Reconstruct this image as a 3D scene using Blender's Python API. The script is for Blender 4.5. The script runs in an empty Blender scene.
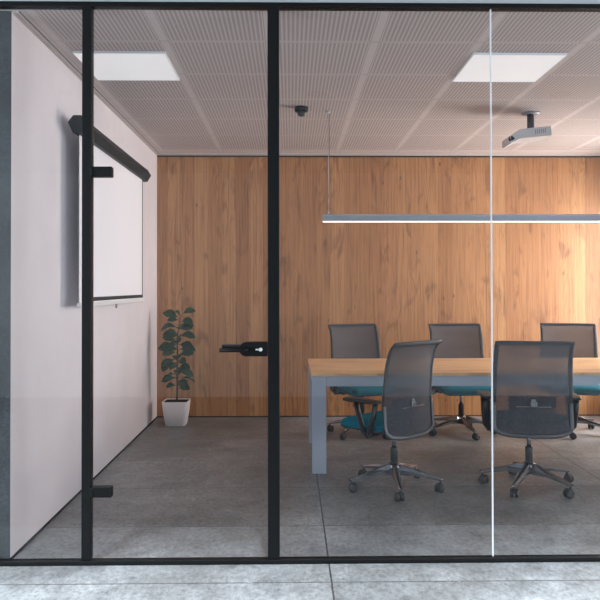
import bpy, bmesh, math, random
from mathutils import Vector, Matrix
random.seed(7)
sc = bpy.context.scene
C = sc.collection
PI = math.pi
R = math.radians

# ------------------------------------------------------------------ helpers
class MB:
    """collects shapes and links them as ONE mesh object"""
    def __init__(self):
        self.bm = bmesh.new(); self.mi = 0
    def _fin(self, faces, smooth=False):
        for f in faces:
            f.material_index = self.mi; f.smooth = smooth
    def box(self, x0, x1, y0, y1, z0, z1, bev=0.0, M=None, seg=2):
        b = bmesh.new()
        bmesh.ops.create_cube(b, size=1)
        for v in b.verts:
            v.co = Vector(((x0+x1)/2+v.co.x*(x1-x0), (y0+y1)/2+v.co.y*(y1-y0), (z0+z1)/2+v.co.z*(z1-z0)))
        if bev > 0:
            bmesh.ops.bevel(b, geom=list(b.edges), offset=bev, segments=seg, profile=.5, affect='EDGES')
        self._merge(b, M, bev > 0 and seg > 2)
        return self
    def _merge(self, b, M=None, smooth=False):
        if M is not None:
            bmesh.ops.transform(b, matrix=M, verts=b.verts)
        mp = {}
        for v in b.verts: mp[v] = self.bm.verts.new(v.co)
        for f in b.faces:
            try:
                n = self.bm.faces.new([mp[v] for v in f.verts])
                n.material_index = self.mi; n.smooth = smooth
            except ValueError: pass
        b.free()
    def rings(self, rs, closed=False, cap=True, smooth=True):
        """loft rings of points"""
        vs = [[self.bm.verts.new(p) for p in r] for r in rs]
        n = len(rs[0]); m = len(rs)
        for i in range(m if closed else m-1):
            a = vs[i]; b = vs[(i+1) % m]
            for j in range(n):
                f = self.bm.faces.new([a[j], a[(j+1) % n], b[(j+1) % n], b[j]])
                f.material_index = self.mi; f.smooth = smooth
        if cap and not closed:
            for r in (list(reversed(vs[0])), vs[-1]):
                f = self.bm.faces.new(r); f.material_index = self.mi; f.smooth = False
        return self
    def tube(self, pts, r, n=8, closed=False, sx=1.0, sy=1.0, up=Vector((0, 0, 1)), cap=True):
        pts = [Vector(p) for p in pts]; m = len(pts)
        rad = r if isinstance(r, (list, tuple)) else [r]*m
        rs = []
        for i, p in enumerate(pts):
            if closed: t = pts[(i+1) % m]-pts[i-1]
            else: t = pts[min(i+1, m-1)]-pts[max(i-1, 0)]
            t.normalize()
            u = up if abs(t.dot(up)) < .95 else Vector((0, 1, 0))
            s = t.cross(u).normalized(); w = s.cross(t).normalized()
            rs.append([p+s*(math.cos(2*PI*k/n)*rad[i]*sx)+w*(math.sin(2*PI*k/n)*rad[i]*sy) for k in range(n)])
        return self.rings(rs, closed, cap)
    def lathe(self, prof, M=None, n=24):
        rs = []
        for (r, z) in prof:
            rs.append([Vector((r*math.cos(2*PI*k/n), r*math.sin(2*PI*k/n), z)) for k in range(n)])
        if M is not None: rs = [[M @ p for p in q] for q in rs]
        return self.rings(rs)
    def prism(self, poly, axis, a, b, bev=0.0, M=None):
        """polygon of 2D points extruded along axis ('x','y','z') from a to b"""
        def mk(p, t):
            return {'x': Vector((t, p[0], p[1])), 'y': Vector((p[0], t, p[1])), 'z': Vector((p[0], p[1], t))}[axis]
        bb = bmesh.new()
        A = [bb.verts.new(mk(p, a)) for p in poly]; B = [bb.verts.new(mk(p, b)) for p in poly]
        n = len(poly)
        bb.faces.new(A); bb.faces.new(list(reversed(B)))
        for i in range(n): bb.faces.new([A[i], B[i], B[(i+1) % n], A[(i+1) % n]])
        bmesh.ops.recalc_face_normals(bb, faces=bb.faces)
        if bev > 0: bmesh.ops.bevel(bb, geom=list(bb.edges), offset=bev, segments=2, profile=.5, affect='EDGES')
        self._merge(bb, M)
        return self
    def build(self, name, mats, parent=None, loc=None):
        bmesh.ops.recalc_face_normals(self.bm, faces=self.bm.faces)
        me = bpy.data.meshes.new(name); self.bm.to_mesh(me); self.bm.free()
        for m in (mats if isinstance(mats, (list, tuple)) else [mats]): me.materials.append(m)
        o = bpy.data.objects.new(name, me); C.objects.link(o)
        if parent is not None: o.parent = parent
        if loc: o.location = loc
        return o

def tag(o, label=None, cat=None, group=None, kind=None):
    if label: o['label'] = label
    if cat: o['category'] = cat
    if group: o['group'] = group
    if kind: o['kind'] = kind
    return o
def empty(name, loc, rz=0, label=None, cat=None, group=None, kind=None):
    o = bpy.data.objects.new(name, None); C.objects.link(o)
    o.location = loc; o.rotation_euler = (0, 0, rz); o.empty_display_size = .1
    return tag(o, label, cat, group, kind)
def copy_tree(o, parent=None):
    c = o.copy(); C.objects.link(c)
    if parent is not None: c.parent = parent
    for ch in list(o.children): copy_tree(ch, c)
    return c

# ------------------------------------------------------------------ materials
def mat(name, col, rough=.5, metal=0.0, spec=.5):
    m = bpy.data.materials.new(name); m.use_nodes = True
    b = m.node_tree.nodes['Principled BSDF']
    b.inputs['Base Color'].default_value = (*col, 1); b.inputs['Roughness'].default_value = rough
    b.inputs['Metallic'].default_value = metal; b.inputs['Specular IOR Level'].default_value = spec
    return m
class NT:
    def __init__(self, m): self.t = m.node_tree; self.b = self.t.nodes['Principled BSDF']
    def n(self, typ, **kw):
        x = self.t.nodes.new(typ)
        for k, v in kw.items(): setattr(x, k, v)
        return x
    def l(self, a, b): self.t.links.new(a, b)
    def math(self, op, a, b=None, clamp=False):
        x = self.n('ShaderNodeMath', operation=op); x.use_clamp = clamp
        for i, v in enumerate((a, b)):
            if v is None: continue
            if isinstance(v, (int, float)): x.inputs[i].default_value = v
            else: self.l(v, x.inputs[i])
        return x.outputs[0]
    def pos(self, scale=(1, 1, 1), loc=(0, 0, 0)):
        tc = self.n('ShaderNodeTexCoord'); mp = self.n('ShaderNodeMapping')
        mp.inputs['Scale'].default_value = scale; mp.inputs['Location'].default_value = loc
        self.l(tc.outputs['Object'], mp.inputs['Vector']); return mp.outputs[0]
    def noise(self, vec, scale, detail=4, rough=.5, dist=0):
        x = self.n('ShaderNodeTexNoise'); self.l(vec, x.inputs['Vector'])
        x.inputs['Scale'].default_value = scale; x.inputs['Detail'].default_value = detail
        x.inputs['Roughness'].default_value = rough; x.inputs['Distortion'].default_value = dist
        return x.outputs['Fac']
    def ramp(self, fac, stops):
        x = self.n('ShaderNodeValToRGB'); e = x.color_ramp.elements
        while len(e) < len(stops): e.new(.5)
        for i, (p, c) in enumerate(stops):
            e[i].position = p; e[i].color = (*c, 1) if len(c) == 3 else c
        self.l(fac, x.inputs[0]); return x.outputs[0]
    def mix(self, a, b, fac, mode='MIX'):
        x = self.n('ShaderNodeMix', data_type='RGBA', blend_type=mode)
        for s, v in ((x.inputs[6], a), (x.inputs[7], b), (x.inputs[0], fac)):
            if isinstance(v, (int, float)): s.default_value = v
            elif isinstance(v, tuple): s.default_value = (*v, 1)
            else: self.l(v, s)
        return x.outputs[2]
    def col(self, c): self.l(c, self.b.inputs['Base Color'])
    def bump(self, h, strength=.2, dist=.01):
        x = self.n('ShaderNodeBump'); x.inputs['Strength'].default_value = strength; x.inputs['Distance'].default_value = dist
        self.l(h, x.inputs['Height']); self.l(x.outputs[0], self.b.inputs['Normal'])

def make_concrete():
    m = mat('polished concrete slabs', (.3, .3, .3), .42); t = NT(m)
    p = t.pos()
    big = t.noise(p, 1.1, 6, .62, .6); mid = t.noise(t.pos((1.3, 1, 1), (3, 1, 0)), 6.5, 9, .72, .5)
    fine = t.noise(t.pos((1.6, 1, 1)), 26, 6, .78)
    base = t.ramp(big, [(.3, (.175, .173, .172)), (.5, (.27, .27, .27)), (.7, (.40, .405, .41))])
    c = t.mix(base, t.ramp(mid, [(.3, (.48, .48, .48)), (.5, (.9, .9, .9)), (.68, (1.18, 1.18, 1.18))]), .85, 'MULTIPLY')
    c = t.mix(c, t.ramp(fine, [(.34, (.5, .5, .5)), (.5, (.98, .98, .98)), (.66, (1.3, 1.3, 1.3))]), .85, 'MULTIPLY')
    # small dark pits and scuffs
    pits = t.math('LESS_THAN', t.noise(t.pos((1, 1.6, 1), (9, 4, 0)), 20, 5, .75), .335)
    gate = t.math('GREATER_THAN', t.noise(p, 3.0, 2), .5)
    c = t.mix(c, (.12, .12, .125), t.math('MULTIPLY', t.math('MULTIPLY', pits, gate), .75))
    # slab joints: across every .78 m, along every 1.0 m and offset rows
    sx = t.n('ShaderNodeSeparateXYZ'); t.l(p, sx.inputs[0])
    wob = t.math('MULTIPLY', t.math('SUBTRACT', t.noise(p, 30, 3), .5), .006)
    x = t.math('ADD', sx.outputs[0], wob); y = t.math('ADD', sx.outputs[1], wob)
    def joint(v, off, period, w):
        f = t.math('PINGPONG', t.math('SUBTRACT', v, off), period/2)
        return t.math('LESS_THAN', f, w)
    jx = joint(x, .19, 2.03, .0042); jy = joint(y, 3.30, .78, .0045)
    brk = t.math('GREATER_THAN', t.noise(p, 7, 3), .37)
    c = t.mix(c, (.035, .034, .033), t.math('MULTIPLY', jx, .92))
    c = t.mix(c, (.07, .068, .066), t.math('MULTIPLY', t.math('MULTIPLY', jy, brk), .85))
    sl = t.math('ADD', t.math('MULTIPLY', t.math('FLOOR', t.math('DIVIDE', t.math('SUBTRACT', sx.outputs[0], .19), 2.03)), 7.0), t.math('FLOOR', t.math('DIVIDE', t.math('SUBTRACT', sx.outputs[1], 3.30), .78)))
    wn = t.n('ShaderNodeTexWhiteNoise', noise_dimensions='1D'); t.l(sl, wn.inputs['W'])
    c = t.mix(c, t.ramp(wn.outputs['Value'], [(0, (.80, .80, .80)), (1, (1.0, 1.0, 1.0))]), 1.0, 'MULTIPLY')
    t.col(c)
    r = t.math('ADD', t.math('MULTIPLY', mid, .3), .26); t.l(r, t.b.inputs['Roughness'])
    t.bump(t.math('SUBTRACT', t.math('MULTIPLY', fine, .25), t.math('MAXIMUM', jx, t.math('MULTIPLY', jy, .6))), .25, .003)
    return m

def make_wood(name, cols, axis, plank, seed, rough=.45):
    """veneer boards; axis = grain direction; plank = board width"""
    m = mat(name, (.4, .22, .1), rough); t = NT(m)
    p = t.pos((1, 1, 1), (seed, seed*1.7, seed*.6))
    sx = t.n('ShaderNodeSeparateXYZ'); t.l(p, sx.inputs[0])
    u = sx.outputs[0] if axis == 'z' else sx.outputs[1]
    g = sx.outputs[2] if axis == 'z' else sx.outputs[0]
    board = t.math('FLOOR', t.math('DIVIDE', u, plank))
    wn = t.n('ShaderNodeTexWhiteNoise', noise_dimensions='1D'); t.l(board, wn.inputs['W']); rnd = wn.outputs['Value']
    cx = t.n('ShaderNodeCombineXYZ')
    t.l(u, cx.inputs[0]); t.l(t.math('MULTIPLY', rnd, 37.0), cx.inputs[1]); t.l(t.math('ADD', g, t.math('MULTIPLY', rnd, 19.0)), cx.inputs[2])
    def sc_(v, s):
        mp = t.n('ShaderNodeMapping'); mp.inputs['Scale'].default_value = s; t.l(v, mp.inputs[0]); return mp.outputs[0]
    v = cx.outputs[0]
    # cathedral figure: contour lines of a slow stretched field
    field = t.noise(sc_(v, (5.5, 1, .75)), 1.0, 2, .5, .35)
    lines = t.math('SINE', t.math('MULTIPLY', field, 95.0))
    lines = t.math('MULTIPLY', t.math('ADD', lines, 1), .5)
    lw = t.noise(sc_(v, (4, 1, 1.2)), 1.0, 2)
    streak = t.noise(sc_(v, (60, 1, 1.4)), 1.0, 5, .65)
    pore = t.noise(sc_(v, (260, 1, 7)), 1.0, 3, .6)
    c = t.ramp(rnd, [(0, cols[0]), (.5, cols[1]), (1, cols[2])])
    c = t.mix(c, t.ramp(streak, [(.28, (.55, .48, .44)), (.5, (1, 1, 1)), (.72, (1.2, 1.18, 1.15))]), .9, 'MULTIPLY')
    k = t.math('MULTIPLY', t.math('POWER', lines, 3.0), t.ramp(lw, [(.46, (0, 0, 0)), (.66, (1, 1, 1))]))
    c = t.mix(c, t.mix(c, (.48, .38, .34), 1.0, 'MULTIPLY'), t.math('MULTIPLY', k, .52))
    c = t.mix(c, t.ramp(pore, [(.3, (.75, .72, .7)), (.5, (1, 1, 1))]), .55, 'MULTIPLY')
    blot = t.noise(sc_(v, (7, 1, 3.2)), 1.0, 3, .5, .8)
    c = t.mix(c, t.ramp(blot, [(.30, (.45, .39, .39)), (.42, (1, 1, 1))]), .62, 'MULTIPLY')
    # knots
    vo = t.n('ShaderNodeTexVoronoi'); t.l(sc_(v, (6.5, 1, 3.4)), vo.inputs['Vector']); vo.inputs['Scale'].default_value = 1.0
    kn = t.ramp(vo.outputs['Distance'], [(.035, (1, 1, 1)), (.085, (0, 0, 0))])
    c = t.mix(c, (.06, .03, .018), t.math('MULTIPLY', kn, .75))
    t.col(c); t.bump(pore, .08, .002)
    return m

def make_plaster(name, col, spread=.08, scale=5):
    m = mat(name, col, .85, 0, .25); t = NT(m)
    p = t.pos()
    a = t.noise(p, 1.6, 6, .6, .4); b = t.noise(t.pos((1, 1, 1)), 90, 4, .7)
    c = t.mix(col, t.ramp(a, [(.3, (1-spread,)*3), (.7, (1+spread*.5,)*3)]), 1.0, 'MULTIPLY')
    c = t.mix(c, t.ramp(b, [(.25, (1-spread*1.2,)*3), (.65, (1.03,)*3)]), .8, 'MULTIPLY')
    t.col(c); t.bump(b, .15, .002)
    return m

GX, GY, PX, PY = -.728, 4.03, .609, .620       # ceiling module
def make_ceiling():
    m = mat('perforated ceiling panels', (.5, .47, .46), .6, 0, .3); t = NT(m)
    p = t.pos(); sx = t.n('ShaderNodeSeparateXYZ'); t.l(p, sx.inputs[0]); x, y = sx.outputs[0], sx.outputs[1]
    def pp(v, off, per): return t.math('PINGPONG', t.math('SUBTRACT', v, off), per/2)
    ex = pp(x, GX, PX); ey = pp(y, GY, PY)
    pitch = .02436
    hx = t.math('DIVIDE', pp(x, GX+pitch/2, pitch), pitch/2)      # 0 at hole row, 1 between
    hy = t.math('DIVIDE', pp(y, GY, pitch*.62), pitch*.31)
    d = t.math('ADD', t.math('MULTIPLY', hx, hx), t.math('MULTIPLY', t.math('MULTIPLY', hy, hy), .55))
    hole = t.ramp(d, [(.42, (1, 1, 1)), (.66, (0, 0, 0))])
    inside = t.math('MULTIPLY', t.math('GREATER_THAN', ex, .034), t.math('GREATER_THAN', ey, .016))
    # plain unperforated strip by the left wall
    inside = t.math('MULTIPLY', inside, t.math('GREATER_THAN', x, GX-PX))
    inside = t.math('MULTIPLY', inside, t.math('LESS_THAN', y, 7.2))
    hole = t.math('MULTIPLY', hole, inside)
    c = t.mix((.60, .53, .52), (.17, .145, .142), t.math('MULTIPLY', hole, .55))
    band = t.math('MAXIMUM', t.math('LESS_THAN', ex, .024), t.math('LESS_THAN', ey, .006))
    c = t.mix(c, (.60, .54, .53), band)
    seam = t.math('MAXIMUM', t.math('LESS_THAN', t.math('ABSOLUTE', t.math('SUBTRACT', ex, .025)), .0022),
                  t.math('LESS_THAN', t.math('ABSOLUTE', t.math('SUBTRACT', ey, .008)), .0022))
    c = t.mix(c, (.2, .18, .175), t.math('MULTIPLY', seam, .6))
    t.col(c)
    return m

def make_glass(name, tint=(.95, .955, .96), f0=.026, k=.95):
    m = bpy.data.materials.new(name); m.use_nodes = True; nt = m.node_tree
    for n in list(nt.nodes): nt.nodes.remove(n)
    out = nt.nodes.new('ShaderNodeOutputMaterial'); mx = nt.nodes.new('ShaderNodeMixShader')
    tr = nt.nodes.new('ShaderNodeBsdfTransparent'); tr.inputs[0].default_value = (*tint, 1)
    gl = nt.nodes.new('ShaderNodeBsdfGlossy'); gl.inputs['Roughness'].default_value = 0.0; gl.inputs[0].default_value = (1, 1, 1, 1)
    lw = nt.nodes.new('ShaderNodeLayerWeight'); lw.inputs[0].default_value = .5
    pw = nt.nodes.new('ShaderNodeMath'); pw.operation = 'POWER'; pw.inputs[1].default_value = 5
    ma = nt.nodes.new('ShaderNodeMath'); ma.operation = 'MULTIPLY_ADD'; ma.inputs[1].default_value = k; ma.inputs[2].default_value = f0
    nt.links.new(lw.outputs['Facing'], pw.inputs[0]); nt.links.new(pw.outputs[0], ma.inputs[0])
    nt.links.new(ma.outputs[0], mx.inputs[0]); nt.links.new(tr.outputs[0], mx.inputs[1]); nt.links.new(gl.outputs[0], mx.inputs[2])
    nt.links.new(mx.outputs[0], out.inputs[0])
    return m

def make_mesh_fabric():
    """woven see-through chair mesh"""
    m = mat('dark woven mesh', (.055, .052, .056), .75, 0, .2); t = NT(m)
    out = [n for n in t.t.nodes if n.type == 'OUTPUT_MATERIAL'][0]
    tr = t.n('ShaderNodeBsdfTransparent'); mx = t.n('ShaderNodeMixShader')
    p = t.pos(); w = t.noise(p, 60, 2)
    c = t.ramp(w, [(.35, (.056, .055, .063)), (.65, (.076, .074, .084))]); t.col(c)
    fac = t.math('ADD', t.math('MULTIPLY', w, .06), .84)
    t.l(fac, mx.inputs[0]); t.l(tr.outputs[0], mx.inputs[1]); t.l(t.b.outputs[0], mx.inputs[2])
    t.l(mx.outputs[0], out.inputs[0])
    return m

def emit(name, col, s):
    m = mat(name, (.8, .8, .8), .5); b = m.node_tree.nodes['Principled BSDF']
    b.inputs['Emission Color'].default_value = (*col, 1); b.inputs['Emission Strength'].default_value = s
    return m

def make_fabric(name, col):
    m = mat(name, col, .9, 0, .15); t = NT(m); n = t.noise(t.pos(), 160, 3)
    t.col(t.mix(col, t.ramp(n, [(.3, (.8,)*3), (.7, (1.12,)*3)]), 1, 'MULTIPLY')); t.bump(n, .2, .002); return m
def make_leaf():
    m = mat('leaf green', (.03, .075, .035), .55, 0, .25); t = NT(m); n = t.noise(t.pos(), 9, 3)
    t.col(t.ramp(n, [(.3, (.007, .028, .008)), (.7, (.024, .066, .018))])); return m

CONC = make_concrete()
WALLWOOD = make_wood('oak wall veneer', [(.385, .172, .066), (.46, .220, .088), (.53, .272, .116)], 'z', .145, 3.2)
TOPWOOD = make_wood('oak table top veneer', [(.72, .43, .205), (.78, .48, .24), (.82, .52, .275)], 'x', .16, 8.1, .35)
PLASTER = make_plaster('pale plaster', (.78, .715, .74), .06)
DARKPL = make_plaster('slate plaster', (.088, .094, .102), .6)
HALLPL = make_plaster('hall plaster', (.72, .75, .78), .05)
CEIL = make_ceiling()
WHITE = mat('matt white trim', (.58, .55, .545), .6)
BLACK = mat('black powder coat', (.0055, .0058, .0063), .5, 0, .18)
BLACKGAP = mat('black shadow gap', (.004, .004, .004), .8)
GLASS = make_glass('clear glass')
WGLASS = make_glass('window glass', (.97, .98, .98), .04)
EDGE = emit('bright polished glass edge', (.9, .95, 1), .0)
MESH = make_mesh_fabric()
PLASTIC = mat('black chair plastic', (.022, .022, .024), .45, 0, .4)
CHARC = mat('charcoal frame', (.034, .033, .037), .6, 0, .25)
ALU = mat('grey polished aluminium', (.42, .42, .44), .22, 1)
DALU = mat('dark cast aluminium', (.27, .27, .285), .22, .95)
RUBBER = mat('caster rubber', (.018, .018, .019), .5)
TEAL = make_fabric('teal upholstery', (.006, .135, .185))
STEEL = mat('blue grey painted steel', (.43, .47, .55), .45, .1)
LAMPMET = mat('lamp aluminium', (.36, .385, .43), .35, .3)
PANELLIT = emit('lit panel', (.97, .98, 1.0), .42)
LAMPLIT = emit('lit diffuser', (1, .97, .93), 4.5)
SCREENW = mat('white screen cloth', (.90, .87, .91), .9, 0, .1)
GREYPL = mat('grey projector plastic', (.62, .60, .61), .5)
LENS = mat('lens glass', (.01, .01, .012), .35, 0, .2)
POT = mat('pale ceramic', (.84, .79, .78), .45)
SOIL = make_plaster('dark soil', (.02, .016, .013), .4)
LEAF = make_leaf()
STEM = mat('brown stem', (.05, .038, .028), .8)
CHROME = mat('bright chrome', (.8, .8, .8), .12, 1)
PAPERW = mat('keyhole white metal', (.85, .85, .85), .3, .2)
WIRE = mat('steel wire', (.75, .73, .72), .35, .6)

# ------------------------------------------------------------------ the setting
HC, HS = 2.804, 2.828            # room ceiling, hall ceiling
XL, XR = -1.428, 3.60            # room side walls
YG, YB = 3.55, 7.50              # glass plane, back wall
HX0, HX1, HY0 = -5.2, 6.2, -1.75 # hall extents

tag(MB().box(HX0-1.5, HX1+1.5, HY0-.2, YB+.3, -.15, 0).build('floor', CONC), kind='structure')
tag(MB().box(HX0, HX1, HY0, 3.0, .0, .006).build('floor', make_plaster('added dark hall sheet', (.085, .087, .092), .3)), kind='structure')  # added dark sheet, out of view, to darken the floor's reflection in the glass
tag(MB().box(XL-.15, XR+.15, YG+.030, YB+.15, HC, HC+.12).build('ceiling', CEIL), kind='structure')
hallc = MB()
hallc.box(HX0-.3, HX1+.3, HY0-.15, YG+.03, HS, HS+.12)
hall_ceiling = tag(hallc.build('ceiling', make_plaster('hall ceiling plaster', (.60, .64, .68), .05)), kind='structure')
# back wall: wood boards
tag(MB().box(XL-.15, XR+.15, YB, YB+.12, 0, HC).build('wall_back', WALLWOOD), kind='structure')
# left wall, its end faces the hall in slate plaster
w = MB()
w.box(XL-.14, XL, YG+.045, YB, 0, HC)
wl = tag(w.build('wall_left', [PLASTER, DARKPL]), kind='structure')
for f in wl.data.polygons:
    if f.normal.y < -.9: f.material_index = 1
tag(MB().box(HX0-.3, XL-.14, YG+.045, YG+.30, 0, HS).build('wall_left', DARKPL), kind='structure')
# right wall with a window opening
WY0, WY1, WZ0, WZ1 = 5.85, 7.25, .45, 2.35
w = MB()
w.box(XR, XR+.14, YG+.045, WY0, 0, HC); w.box(XR, XR+.14, WY1, YB, 0, HC)
w.box(XR, XR+.14, WY0, WY1, 0, WZ0); w.box(XR, XR+.14, WY0, WY1, WZ1, HC)
tag(w.build('wall_right', PLASTER), kind='structure')
tag(MB().box(XR+.14, HX1+.3, YG+.045, YG+.30, 0, HS).build('wall_right', DARKPL), kind='structure')
wn = empty('window_1', (XR+.07, (WY0+WY1)/2, WZ0), kind='structure')
w = MB(); hw = (WY1-WY0)/2; hh = WZ1-WZ0
w.box(-.03, .03, -hw, -hw+.05, 0, hh); w.box(-.03, .03, hw-.05, hw, 0, hh)
w.box(-.03, .03, -hw, hw, 0, .05); w.box(-.03, .03, -hw, hw, hh-.05, hh)
w.build('window_frame', BLACK, wn)
MB().box(-.006, .006, -hw+.05, hw-.05, .05, hh-.05).build('window_pane', WGLASS, wn)
# hall back wall
tag(MB().box(HX0-.3, HX1+.3, HY0-.15, HY0, 0, HS).build('wall_front', HALLPL), kind='structure')
# trims
tag(MB().box(XL, XL+.006, YG+.045, YB, 0, .012).build('shadow_gap_left', BLACKGAP), kind='structure')  # black strip painted in for the shaded gap at the wall foot
t_ = MB()
t_.box(XL, XL+.016, YG+.045, YB, HC-.008, HC); t_.mi = 1
t_.box(XL+.016, XL+.020, YG+.045, YB, HC-.004, HC); t_.mi = 0
t_.box(XL+.020, XL+.036, YG+.045, YB, HC-.008, HC); t_.mi = 1
t_.box(XL+.036, XL+.040, YG+.045, YB, HC-.004, HC)
tag(t_.build('trim_1', [mat('pale edge trim', (.60, .54, .53), .6), mat('grey shadow gap', (.09, .08, .08), .8)]), kind='structure')
t_ = MB(); t_.box(XL+.03, XR, YB-.10, YB, HC-.008, HC); t_.mi = 1
t_.box(XL, XR, YB-.012, YB, HC-.022, HC-.008)
tag(t_.build('trim_2', [WHITE, mat('umber shadow gap', (.03, .02, .015), .8)]), kind='structure')
tag(MB().box(XL+.006, XR, YB-.004, YB, 0, .010).build('shadow_gap_back', BLACKGAP), kind='structure')  # thin black strip, the shade of the gap under the boards as colour

# ------------------------------------------------------------------ glass partition and door
GXR = XR+.05
fr = empty('trim_3', (0, YG, 0), kind='structure')          # black metal frame of the glass front
MB().box(-2.2, GXR, -.022, .03, 2.804, HS, .003).build('top_rail', BLACK, fr)
MB().box(-2.2, GXR, -.035, .012, 0, .022, .003).build('bottom_rail', BLACK, fr)
MB().box(-1.049, -1.003, -.022, .03, .022, 2.804, .003).build('door_post', BLACK, fr)
MB().box(-.116, -.057, -.026, .034, .022, 2.804, .003).build('mullion', BLACK, fr)
g = tag(MB().box(-2.2, -1.049, -.006, .006, .022, 2.804).build('window_2', GLASS, None, (0, YG, 0)), kind='structure')
g = tag(MB().box(-.057, 1.021, -.006, .006, .022, 2.804).build('window_3', GLASS, None, (0, YG, 0)), kind='structure')
g = tag(MB().box(1.027, GXR, -.006, .006, .022, 2.804).build('window_4', GLASS, None, (0, YG, 0)), kind='structure')
JOINT = mat('white silicone joint', (.80, .81, .82), .3)
tag(MB().box(1.0205, 1.0250, -.008, .008, .022, 2.804).build('trim_4', JOINT, None, (0, YG, 0)), kind='structure')

dr = empty('door_1', (-1.003, YG, 0), kind='structure')
MB().box(.004, .885, -.005, .005, .030, 2.796).build('door_pane', GLASS, dr)
for z in (1.969, .359):
    h = MB(); h.box(.001, .103, -.022, .022, z-.026, z+.026, .004)
    h.box(-.004, .012, -.026, .026, z-.022, z+.022, .003)
    h.build('door_hinge', BLACK, dr)
# lock case with lever handle
prof = []
for k in range(13):
    a = PI/2+PI*k/12; prof.append((.778+.036*math.cos(a), 1.082+.036*math.sin(a)))
prof = [(.885, 1.118)]+prof+[(.885, 1.046)]
prof = [(x, z) for x, z in prof]
lk = MB(); lk.prism(prof, 'y', -.024, .024, .003)
lock = lk.build('door_lock', BLACK, dr, (0, 0, -.008))
lv = MB()
lv.tube([(.79, -.024, 1.082), (.79, -.062, 1.082)], .010, 12)
lv.tube([(.795, -.062, 1.082), (.775, -.064, 1.082), (.74, -.066, 1.0815), (.655, -.066, 1.081)], .0105, 12, sy=1.0)
lv.tube([(.79, .024, 1.086), (.79, .062, 1.086)], .010, 12)
lv.tube([(.795, .062, 1.088), (.775, .064, 1.089), (.655, .066, 1.090)], .0105, 12)
lv.build('door_handle', BLACK, dr, (-.006, 0, -.008))
kh = MB()
MK = Matrix.Translation((.861, -.026, 1.081)) @ Matrix.Rotation(PI/2, 4, 'X')
kh.lathe([(.0, .008), (.0095, .008), (.0095, -.002), (.0, -.002)], MK, 16)
kh.box(.836, .858, -.034, -.024, 1.077, 1.085, .002)
kh.build('lock_cylinder', PAPERW, dr, (-.010, 0, -.008))

# ------------------------------------------------------------------ ceiling lights, detector, pendant, projector
def panel_light(x0, x1, y0, y1, label):
    t = empty('ceiling_light', ((x0+x1)/2, (y0+y1)/2, HC), 0, label, 'ceiling light', 'square ceiling light panels')
    a = (x1-x0)/2; b = (y1-y0)/2; e = .003
    m = MB()
    m.box(-a, a, -b, -b+e, -.014, 0); m.box(-a, a, b-e, b, -.014, 0)
    m.box(-a, -a+e, -b+e, b-e, -.014, 0); m.box(a-e, a, -b+e, b-e, -.014, 0)
    m.build('frame', mat('white panel rim', (.8, .8, .8), .5), t)
    MB().box(-a+e, a-e, -b+e, b-e, -.011, 0).build('diffuser', PANELLIT, t)
    return t
panel_light(-1.305, -.752, 4.20, 4.755, 'white square ceiling light panel above the glass door and projection screen')
panel_light(1.108, 1.680, 4.205, 4.765, 'white square ceiling light panel nearest the ceiling projector, right of the smoke detector')

sd = empty('smoke_detector', (.086, 5.5, HC), 0, 'small black round smoke detector on the ceiling right of the door mullion', 'smoke detector')
MB().lathe([(.0, 0), (.052, 0), (.054, -.008), (.054, -.032), (.048, -.036), (.0, -.036)]).build('base', BLACK, sd)
MB().lathe([(.0, -.036), (.033, -.036), (.030, -.062), (.022, -.070), (.0, -.071)]).build('sensor_chamber', mat('dark grey sensor', (.035, .032, .032), .5), sd)

LY, LZ, LX0, LX1 = 5.62, 1.906, .260, 2.95
pl = empty('linear_pendant_lamp', ((LX0+LX1)/2, LY, HC), 0, 'long slim grey pendant lamp hanging on wires above the meeting table', 'pendant lamp')
hx = (LX1-LX0)/2; zz = LZ-HC
hb = MB()
hb.box(-hx, hx, -.035, .035, zz+.008, zz+.064, .004)
hb.box(-hx-.004, -hx, -.036, .036, zz+.006, zz+.067); hb.box(hx, hx+.004, -.036, .036, zz+.006, zz+.067)
hb.build('housing', LAMPMET, pl)
MB().box(-hx+.002, hx-.002, -.036, -.0345, zz+.052, zz+.060).build('trim_line', mat('pale lamp edge', (.5, .5, .52), .3, .5), pl)
MB().box(-hx, hx, -.016, .016, zz+.0045, zz+.010, .001).build('diffuser', LAMPLIT, pl)
for s in (-1, 1):
    wx = s*(hx-.045)
    wb = MB(); wb.tube([(wx, 0, zz+.066), (wx, 0, -.02)], .0015, 6); wb.lathe([(.006, 0), (.006, .03)], Matrix.Translation((wx, 0, zz+.06)), 8)
    wb.build('suspension_wire', WIRE, pl)
    MB().lathe([(.0, 0), (.016, 0), (.014, -.02), (.0, -.02)], Matrix.Translation((wx, 0, 0)), 16).build('ceiling_cap', WHITE, pl)
cb = MB()
wx = -hx+.045
cb.tube([(wx+.008, 0, -.02), (wx+.006, 0, -.4), (wx+.004, 0, zz+.24), (wx-.006, 0, zz+.17), (wx+.004, 0, zz+.13), (wx+.03, 0, zz+.105), (wx+.05, 0, zz+.085), (wx+.055, 0, zz+.06)], .0026, 6)
cb.build('power_cable', mat('grey cable', (.2, .17, .16), .5), pl)

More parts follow.
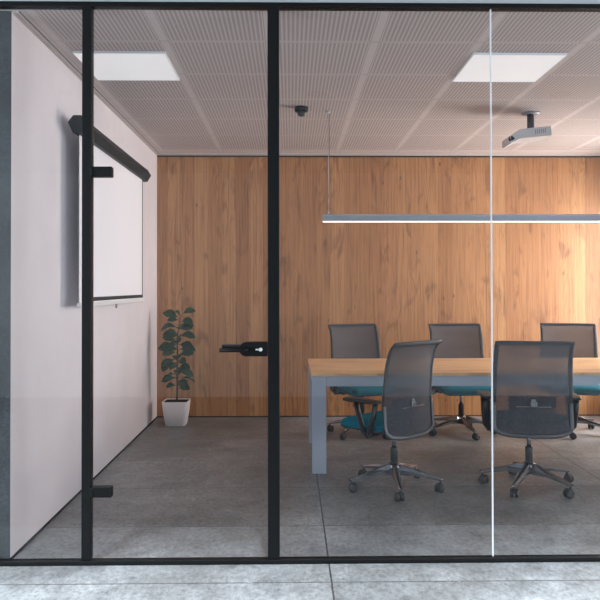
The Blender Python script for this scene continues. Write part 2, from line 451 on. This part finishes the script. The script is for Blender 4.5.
pj = empty('projector', (1.96, 5.67, HC), 0, 'grey projector hanging from the ceiling on a short dark pole', 'projector')
MB().lathe([(.0, 0), (.072, 0), (.072, -.008), (.05, -.016), (.0, -.016)], None, 28).build('ceiling_plate', mat('grey mount plate', (.26, .27, .29), .4, .3), pj)
MB().lathe([(.0, -.014), (.028, -.014), (.028, -.15), (.0, -.15)], None, 20).build('pole', mat('dark mount pole', (.05, .048, .05), .4, .4), pj)
zc = -.188
pr = [(-.200, zc-.020), (-.112, zc+.038), (.118, zc+.060), (.126, zc-.016), (-.110, zc-.040), (-.192, zc-.080)]
MB().prism(pr, 'y', -.10, .13, .006).build('body', GREYPL, pj)
MB().prism([(.1175, zc+.059), (.130, zc+.056), (.138, zc-.014), (.1255, zc-.016)], 'y', -.101, .13, .003).build('end_panel', mat('pale grey end panel', (.60, .58, .58), .5), pj)
ln = MB()
ln.lathe([(.0, .02), (.019, .02), (.022, .014), (.022, -.03), (.0, -.03)], Matrix.Translation((-.180, -.083, zc-.040)) @ Matrix.Rotation(R(-62), 4, 'Z') @ Matrix.Rotation(PI/2, 4, 'X'), 24)
ln.build('lens', LENS, pj)
vt = MB()
for k in range(6): vt.box(.0+k*.016, .008+k*.016, -.1008, -.099, zc-.005+k*.002, zc+.03+k*.002)
vt.build('vent', mat('grey vent', (.3, .29, .29), .6), pj)

# ------------------------------------------------------------------ projection screen
SY0, SY1 = 4.41, 6.30; SX = XL+.10; SZ0, SZ1 = 1.262, 2.40
ps = empty('projection_screen', (XL, (SY0+SY1)/2, 1.26), 0, 'white wall-mounted projection screen pulled down from a black housing', 'projection screen')
def rel(y): return y-(SY0+SY1)/2
zt, zb = 2.452-1.26, 2.345-1.26
hp = [(.050, (zt+zb)/2+.012), (.082, zt), (.130, zt), (.162, (zt+zb)/2), (.130, zb), (.082, zb)]
# hexagonal case along the wall, held off it by two brackets
MB().prism(hp, 'y', rel(SY0)-.055, rel(SY1)+.05, .003).build('housing', BLACK, ps)
for a, b in ((rel(SY0)-.062, rel(SY0)-.054), (rel(SY1)+.049, rel(SY1)+.057)):
    MB().prism([((x-.106)*1.05+.106, (z-(zt+zb)/2)*1.06+(zt+zb)/2) for x, z in hp], 'y', a, b, .002).build('end_cap', BLACK, ps)
for yy in (-.5, .5):
    m_ = MB(); m_.box(.0005, .09, yy-.02, yy+.02, zt-.05, zt-.02); m_.box(.0005, .006, yy-.03, yy+.03, zt-.09, zt); m_.build('wall_bracket', BLACK, ps)
sx_ = SX-XL
MB().box(sx_, sx_+.003, rel(SY0), rel(SY1), .02, 1.13).build('screen_cloth', SCREENW, ps)
bd = MB(); x0, x1 = sx_+.003, sx_+.0042
bd.box(x0, x1, rel(SY0)+.05, rel(SY0)+.085, .035, 1.13); bd.box(x0, x1, rel(SY1)-.040, rel(SY1)-.012, .035, 1.13)
bd.box(x0, x1, rel(SY0)+.05, rel(SY1)-.012, .035, .062)
bd.build('border', BLACK, ps)
MB().box(sx_-.012, sx_+.014, rel(SY0)-.004, rel(SY1)+.004, 0, .028, .004).build('bottom_bar', mat('white bar', (.8, .79, .8), .4), ps)
hk = MB(); hk.tube([(sx_, .0+.045*math.cos(a)*.4, -.012+.018*math.sin(a)) for a in [2*PI*k/12 for k in range(12)]], .003, 6, closed=True)
hk.build('pull_ring', BLACK, ps)

# ------------------------------------------------------------------ table
TX0, TX1, TY0, TY1, TH = .152, 3.02, 5.185, 6.255, .748
tb = empty('meeting_table', ((TX0+TX1)/2, (TY0+TY1)/2, 0), 0, 'long oak-topped meeting table on grey steel legs under the pendant lamp', 'table')
ax = (TX1-TX0)/2; ay = (TY1-TY0)/2
MB().box(-ax, ax, -ay, ay, TH-.024, TH, .002).build('tabletop', TOPWOOD, tb)
ap = MB(); ap.box(-ax+.105, ax-.105, -ay+.012, -ay+.05, TH-.098, TH-.024); ap.box(-ax+.105, ax-.105, ay-.05, ay-.012, TH-.098, TH-.024)
ap.box(-ax+.012, -ax+.05, -ay+.05, ay-.05, TH-.098, TH-.024); ap.box(ax-.05, ax-.012, -ay+.05, ay-.05, TH-.098, TH-.024)
ap.build('apron', STEEL, tb)
for sx in (-1, 1):
    for sy in (-1, 1):
        a, b = sorted((sx*(ax-.006), sx*(ax-.110))); c, d = sorted((sy*(ay-.006), sy*(ay-.066)))
        MB().box(a, b, c, d, .004, TH-.024, .003).build('leg', STEEL, tb)

# ------------------------------------------------------------------ office chair
def lerp_tab(tab, z):
    for (a, va), (b, vb) in zip(tab, tab[1:]):
        if z <= b:
            t = (z-a)/(b-a); t = t*t*(3-2*t)*.5+t*.5
            return va+(vb-va)*t
    return tab[-1][1]
BY = [(.385, -.185), (.50, -.168), (.64, -.158), (.82, -.175), (.965, -.203), (.99, -.211), (1.013, -.234)]
BW = [(.385, .212), (.40, .240), (.44, .253), (.60, .251), (.80, .245), (.965, .242), (.995, .244), (1.013, .248)]
def back_pt(u, z, off=0):     # u in -1..1
    w = lerp_tab(BW, z); x = u*w
    return Vector((x, lerp_tab(BY, z)+.040*u*u*(1 if z < .935 else max(.0, 1-(z-.935)/.12))+off, z+.0 if z > .45 else z+.03*(abs(u)**4)*(1-(z-.385)/.065)*.5))
def make_chair():
    root = empty('office_chair', (0, 0, 0), 0, 'x', 'office chair', 'mesh-back office chairs around the meeting table')
    for k in range(5):
        a = PI/2+k*2*PI/5
        Mr = Matrix.Rotation(a, 4, 'Z')
        lg = MB(); rs = []
        for (r, w, zt, zb) in ((.02, .030, .168, .095), (.06, .030, .163, .098), (.15, .024, .137, .103), (.26, .018, .110, .085), (.318, .014, .096, .076), (.334, .009, .091, .078)):
            rs.append([Mr @ Vector((r, y, z)) for (y, z) in ((-w, zb), (w, zb), (w, zb+(zt-zb)*.55), (w*.45, zt), (-w*.45, zt), (-w, zb+(zt-zb)*.55))])
        lg.rings(rs, smooth=False)
        leg = lg.build('leg', DALU, root)
        cs = MB(); sw = Matrix.Translation((.316*math.cos(a), .316*math.sin(a), 0)) @ Matrix.Rotation(a*1.7+.6, 4, 'Z')
        cs.lathe([(.007, .055), (.007, .085)], sw, 10)
        for s in (-1, 1):
            Mw = sw @ Matrix.Translation((.014, s*.016, .030)) @ Matrix.Rotation(PI/2, 4, 'X')
            cs.lathe([(.0, -.011), (.022, -.011), (.029, -.007), (.030, 0), (.029, .007), (.022, .011), (.0, .011)], Mw, 20)
        hood = [(-.018, .034), (-.016, .052), (-.004, .063), (.012, .064), (.03, .056), (.028, .05), (.01, .05), (-.006, .036)]
        cs.prism(hood, 'y', -.006, .006, .001, sw)
        cs.build('caster', RUBBER, leg)
    MB().lathe([(.0, .092), (.036, .092), (.044, .105), (.044, .150), (.036, .172), (.0, .172)]).build('hub', DALU, root)
    gc = MB(); gc.lathe([(.0, .165), (.026, .165), (.025, .275), (.022, .28), (.0, .28)]); gc.build('column_cover', PLASTIC, root)
    MB().lathe([(.0, .275), (.0145, .275), (.0145, .385), (.0, .385)]).build('gas_column', ALU, root)
    mc = MB(); mc.prism([(-.14, .385), (.10, .375), (.15, .40), (.15, .412), (-.14, .412)], 'x', -.075, .075, .006)
    mc.tube([(.07, .03, .392), (.19, .03, .392), (.21, .03, .387)], [.006, .006, .011], 8)
    mc.build('tilt_mechanism', PLASTIC, root)
    # seat: shell + rounded cushion with waterfall front
    def seat_ring(z, inset):
        pts = []; hx_, y0, y1, rc = .25-inset, -.118+inset, .305-inset, .07
        for (cx, cy, a0) in ((hx_-rc, y1-rc, 0), (-hx_+rc, y1-rc, PI/2), (-hx_+rc, y0+rc, PI), (hx_-rc, y0+rc, 1.5*PI)):
            for k in range(7):
                a = a0+k*PI/12; x = cx+rc*math.cos(a); y = cy+rc*math.sin(a)
                dz = -.022*max(0, (y-.17)/.135)**2
                pts.append(Vector((x, y, z+dz)))
        return pts
    MB().rings([seat_ring(.405, .05), seat_ring(.415, .015), seat_ring(.428, .008)]).build('seat_shell', PLASTIC, root)
    MB().rings([seat_ring(.427, .006), seat_ring(.436, -.002), seat_ring(.462, -.004), seat_ring(.480, .008), seat_ring(.489, .03), seat_ring(.492, .08)]).build('seat_cushion', TEAL, root)
    # armrests
    for s in (-1, 1):
        am = MB(); rs = []
        for (y, zt, w, h) in ((-.12, .638, .028, .012), (-.105, .642, .034, .022), (0, .645, .040, .027), (.12, .644, .041, .027), (.175, .638, .036, .022), (.19, .632, .024, .012)):
            rs.append([Vector((s*.292+dx, y, zt-h/2+dz)) for dx, dz in ((-w, h/2-.006), (-w+.008, h/2), (w-.008, h/2), (w, h/2-.006), (w, -h/2+.006), (w-.008, -h/2), (-w+.008, -h/2), (-w, -h/2+.006))])
        am.rings(rs, smooth=False); arm = am.build('armrest', PLASTIC, root)
        sp = MB()
        sp.tube([(s*.292, .085, .612), (s*.292, .06, .53), (s*.288, .025, .43), (s*.262, .0, .395)], [.021, .020, .020, .020], 8, sx=.7, sy=1.2, up=Vector((1, 0, 0)))
        sp.tube([(s*.292, -.085, .612), (s*.292, -.065, .53), (s*.288, -.03, .43), (s*.262, .0, .395)], [.021, .020, .020, .020], 8, sx=.7, sy=1.2, up=Vector((1, 0, 0)))
        sp.tube([(s*.275, .0, .400), (s*.20, .0, .396), (s*.06, .0, .398)], [.02, .02, .018], 8, sy=.7)
        sp.build('arm_support', PLASTIC, arm)
    # back: mesh panel and rim
    mp = MB(); NZ, NU = 26, 12; zs = [.387+(1.011-.387)*i/NZ for i in range(NZ+1)]
    F = [[mp.bm.verts.new(back_pt(-1+2*j/NU, z, -.0015)) for j in range(NU+1)] for z in zs]
    for i in range(NZ):
        for j in range(NU):
            f = mp.bm.faces.new([F[i][j], F[i][j+1], F[i+1][j+1], F[i+1][j]]); f.smooth = True
    mesh = mp.build('mesh_back', MESH, root)
    loop = []
    for i in range(NZ+1): loop.append(back_pt(1, zs[i]))
    for j in range(NU-1, 0, -1): loop.append(back_pt(-1+2*j/NU, 1.011))
    for i in range(NZ, -1, -1): loop.append(back_pt(-1, zs[i]))
    for j in range(1, NU): loop.append(back_pt(-1+2*j/NU, .387))
    rim = MB(); rim.tube(loop, .0095, 8, closed=True, up=Vector((0, 1, 0)), sx=1.7, sy=.7); rim.build('back_frame', CHARC, root)
    # grey lower bow of the frame
    lo = []
    for i in range(9, -1, -1): lo.append(back_pt(1, zs[i], -.008))
    for j in range(NU-1, 0, -1): lo.append(back_pt(-1+2*j/NU, .387, -.008))
    for i in range(0, 10): lo.append(back_pt(-1, zs[i], -.008))
    bw = MB(); bw.tube(lo, .010, 8, up=Vector((0, 1, 0)), sx=1.25, sy=.8); bw.build('lower_bow', mat('grey bow', (.115, .115, .125), .4, .4), root)
    # lumbar bar, bracket and carrying spine
    lb = MB(); rs = []
    for k in range(9):
        u = -.62+1.24*k/8; c = back_pt(u, .60, .026)
        rs.append([c+Vector((0, dy, dz)) for dy, dz in ((-.006, -.045), (.006, -.045), (.008, 0), (.006, .045), (-.006, .045), (-.008, 0))])
    lb.rings(rs); lum = lb.build('lumbar_support', PLASTIC, root)
    br = MB(); br.box(-.022, .022, -.178, -.140, .580, .615, .004); br.box(-.115, .115, -.172, -.164, .578, .584, .002)
    br.box(-.014, .014, -.172, -.150, .615, .632, .003)
    br.build('lumbar_bracket', mat('satin bracket metal', (.3, .3, .31), .3, .8), root)
    sp = MB(); sp.tube([(0, -.06, .395), (0, -.115, .398), (0, -.145, .43), (0, -.140, .53), (0, -.135, .62)], [.028, .028, .025, .022, .018], 10, sx=1.3, sy=.55, up=Vector((0, 1, 0)))
    sp.build('back_spine', PLASTIC, root)
    return root

proto = make_chair()
chairs = [
    (.712, 4.835, 42, 'dark mesh office chair turned left beside the near table leg, teal seat in view'),
    (1.650, 4.84, -8, 'dark mesh office chair seen squarely from behind, nearest the white glass joint'),
    (.672, 6.62, 180+20, 'dark mesh office chair behind the left end of the table, nearest the plant'),
    (1.615, 6.63, 180+3, 'dark mesh office chair behind the table, middle one of the far row'),
    (2.67, 6.64, 180-14, 'dark mesh office chair behind the table, rightmost of the far row'),
]
for i, (x, y, a, lab) in enumerate(chairs):
    o = proto if i == 0 else copy_tree(proto)
    o.location = (x, y, 0); o.rotation_euler = (0, 0, R(a)); o['label'] = lab
    for ch in o.children:                      # each swivel base stands at its own angle
        if ch.name.startswith('leg') or ch.name.startswith('hub'):
            ch.rotation_euler = (0, 0, R({0: -1-42+36, 1: 8, 2: 16, 3: 5, 4: -8}[i]))

# ------------------------------------------------------------------ plant
pt = empty('potted_plant', (-1.155, 7.10, 0), 0, 'leafy green plant in a square white pot in the corner by the wood wall', 'plant')
def sq(h, z, rc, n=5):
    out = []
    for (cx, cy, a0) in ((h-rc, h-rc, 0), (-h+rc, h-rc, PI/2), (-h+rc, -h+rc, PI), (h-rc, -h+rc, 1.5*PI)):
        for k in range(n):
            a = a0+k*PI/2/(n-1); out.append(Vector((cx+rc*math.cos(a), cy+rc*math.sin(a), z)))
    return out
MB().rings([sq(.092, 0, .03), sq(.099, .004, .03), sq(.118, .13, .03), sq(.129, .242, .026), sq(.127, .246, .026), sq(.121, .246, .022), sq(.117, .225, .022)]).build('pot', POT, pt)
MB().rings([sq(.1175, .222, .022), sq(.1175, .236, .022)]).build('soil', SOIL, pt)
st = MB()
main = [Vector((.004, 0, .235)), Vector((.008, .004, .38)), Vector((.004, 0, .52)), Vector((.012, -.006, .70)), Vector((.006, .004, .88)), Vector((.03, 0, 1.02)), Vector((.045, 0, 1.10))]
st.tube(main, [.010, .009, .008, .007, .0055, .004, .003], 8)
fo = MB()
def leaf(base, az, el, L, W, droop, face):
    """obovate leaf; 'face' leans its upper side towards the room"""
    d = Vector((math.cos(az), math.sin(az), 0))
    tip0 = base+d*(.22*L*math.cos(el))+Vector((0, 0, .22*L*math.sin(el)+.01))
    st.tube([base, (base+tip0)/2+Vector((0, 0, .004)), tip0], .0026, 5)
    n = 10; p = tip0.copy(); ang = el; top = []; bot = []
    for i in range(n+1):
        t = i/n; w = max(.0015, W*math.sin(PI*t**1.1)**.95 if 0 < t < 1 else .0015)
        g = d*math.cos(ang)+Vector((0, 0, math.sin(ang)))
        nrm = Vector((0, -math.sin(face), math.cos(face))); nrm = (nrm-g*nrm.dot(g)).normalized()
        sd_ = g.cross(nrm).normalized()
        row = [p+sd_*(q*w)+nrm*(abs(q)**1.5*w*.30+.004*math.sin(t*11+q*3)) for q in (-1, -.6, 0, .6, 1)]
        top.append([fo.bm.verts.new(q) for q in row]); bot.append([fo.bm.verts.new(q-nrm*.0014) for q in row])
        p = p+g*(L/n); ang -= droop/n
    for i in range(n):
        for j in range(4):
            f = fo.bm.faces.new([top[i][j], top[i][j+1], top[i+1][j+1], top[i+1][j]]); f.smooth = True
            f = fo.bm.faces.new([bot[i][j], bot[i+1][j], bot[i+1][j+1], bot[i][j+1]]); f.smooth = True
        for j in (0, 4): fo.bm.faces.new([top[i][j], top[i+1][j], bot[i+1][j], bot[i][j]])
def on_stem(z):
    for a, b in zip(main, main[1:]):
        if z <= b.z: return a+(b-a)*((z-a.z)/(b.z-a.z))
    return main[-1]
rl = random.Random(5)
spec = [  # height, azimuth deg, elevation, length, lean
    (.35, -20, 20, .13, 65), (.38, 195, 15, .11, 50), (.43, -40, 5, .16, 70), (.47, 170, -10, .15, 60), (.52, 20, 5, .16, 55),
    (.40, -25, 10, .12, 60), (.42, 10, 20, .10, 20), (.47, 5, -5, .17, 10), (.50, 200, 10, .09, 30), (.56, -30, 20, .14, 75), (.60, 190, 5, .15, 55),
    (.63, -60, 15, .14, 70), (.66, 172, -25, .20, 50), (.69, -10, 15, .15, 65), (.72, 215, 10, .15, 70), (.74, 10, 20, .17, 55), (.76, 180, 10, .19, 60),
    (.78, 260, 20, .14, 75), (.80, -20, 5, .17, 60), (.83, 205, 20, .14, 65), (.86, 280, 10, .14, 75), (.88, 0, 15, .17, 50), (.90, 185, 15, .14, 60),
    (.92, 230, 20, .14, 70), (.95, -30, 15, .15, 70), (.97, 172, 12, .18, 40), (.99, 15, 15, .14, 50), (1.02, -15, 30, .13, 65), (1.04, 215, 20, .12, 65),
    (.55, 275, 10, .15, 80), (.62, 255, 0, .17, 80), (.70, 285, 5, .17, 80), (.77, 250, 0, .17, 80), (.84, 290, 5, .16, 80), (.91, 262, 10, .16, 80), (.98, 280, 10, .14, 80), (.46, 225, 5, .13, 60),
    (1.06, 178, 25, .17, 60), (1.08, 240, 40, .10, 70), (1.10, 10, 35, .14, 55)]
for (z, az, el, L, fc) in spec:
    leaf(on_stem(z), R(az+rl.uniform(-12, 12)), R(el+rl.uniform(-6, 6)), L*.92, L*.285, R(rl.uniform(30, 75)), R(fc-8))
st.build('stem', STEM, pt)
fo.build('foliage', LEAF, pt)

# ------------------------------------------------------------------ light
def area(name, loc, rot, sx, sy, power, col=(1, 1, 1)):
    l = bpy.data.lights.new(name, 'AREA'); l.shape = 'RECTANGLE'; l.size = sx; l.size_y = sy; l.energy = power; l.color = col
    o = bpy.data.objects.new(name, l); C.objects.link(o); o.location = loc; o.rotation_euler = rot; return o
# daylight outside the window in the right wall
area('window_daylight', (XR+.55, (WY0+WY1)/2, 1.5), (0, R(90), 0), 2.3, 1.6, 270, (1, .92, .86))
# added fill lamps past both hall ends, kept clear of the glass reflection
area('hall_fill_west', (HX0-.2, 1.0, 1.45), (0, R(-90), 0), 2.7, 5.0, 330, (.85, .94, 1))
area('hall_fill_east', (HX1+.2, 1.0, 1.45), (0, R(90), 0), 2.7, 5.0, 330, (.85, .94, 1))
# recessed downlights in the hall ceiling
def downlight(x, y):
    t = MB(); t.lathe([(.062, 0), (.075, 0), (.075, -.004), (.062, -.004), (.058, 0)], Matrix.Translation((x, y, HS)), 28); t.build('downlight', BLACK, hall_ceiling)
    l = bpy.data.lights.new('downlight_lamp', 'SPOT'); l.energy = 880; l.color = (.80, .92, 1); l.spot_size = R(86); l.spot_blend = .7; l.shadow_soft_size = .06
    o = bpy.data.objects.new('downlight_lamp', l); C.objects.link(o); o.location = (x, y, HS-.012)
for k in range(-2, 4):
    downlight(.19+1.83*k, 1.90)
w = bpy.data.worlds.new('world'); sc.world = w; w.use_nodes = True
w.node_tree.nodes['Background'].inputs[0].default_value = (.75, .87, 1, 1)
w.node_tree.nodes['Background'].inputs[1].default_value = .3

# ------------------------------------------------------------------ camera
cam = bpy.data.cameras.new('camera'); co = bpy.data.objects.new('camera', cam); C.objects.link(co)
cam.sensor_fit = 'HORIZONTAL'; cam.sensor_width = 36; cam.lens = 36*700/600
cam.shift_x = -.0024; cam.shift_y = -.0336; cam.clip_start = .05
co.matrix_world = Matrix.Translation((0, 0, 1.386)) @ Matrix.Rotation(R(-.88), 4, 'Z') @ Matrix.Rotation(R(90+.6), 4, 'X') @ Matrix.Rotation(R(-.09), 4, 'Z')
sc.camera = co
sc.view_settings.view_transform = 'Standard'; sc.view_settings.look = 'None'
sc.view_settings.gamma = 1; sc.view_settings.use_curve_mapping = False
sc.view_settings.exposure = 0.0
sc.cycles.max_bounces = 12; sc.cycles.transparent_max_bounces = 24
sc.cycles.use_denoising = True
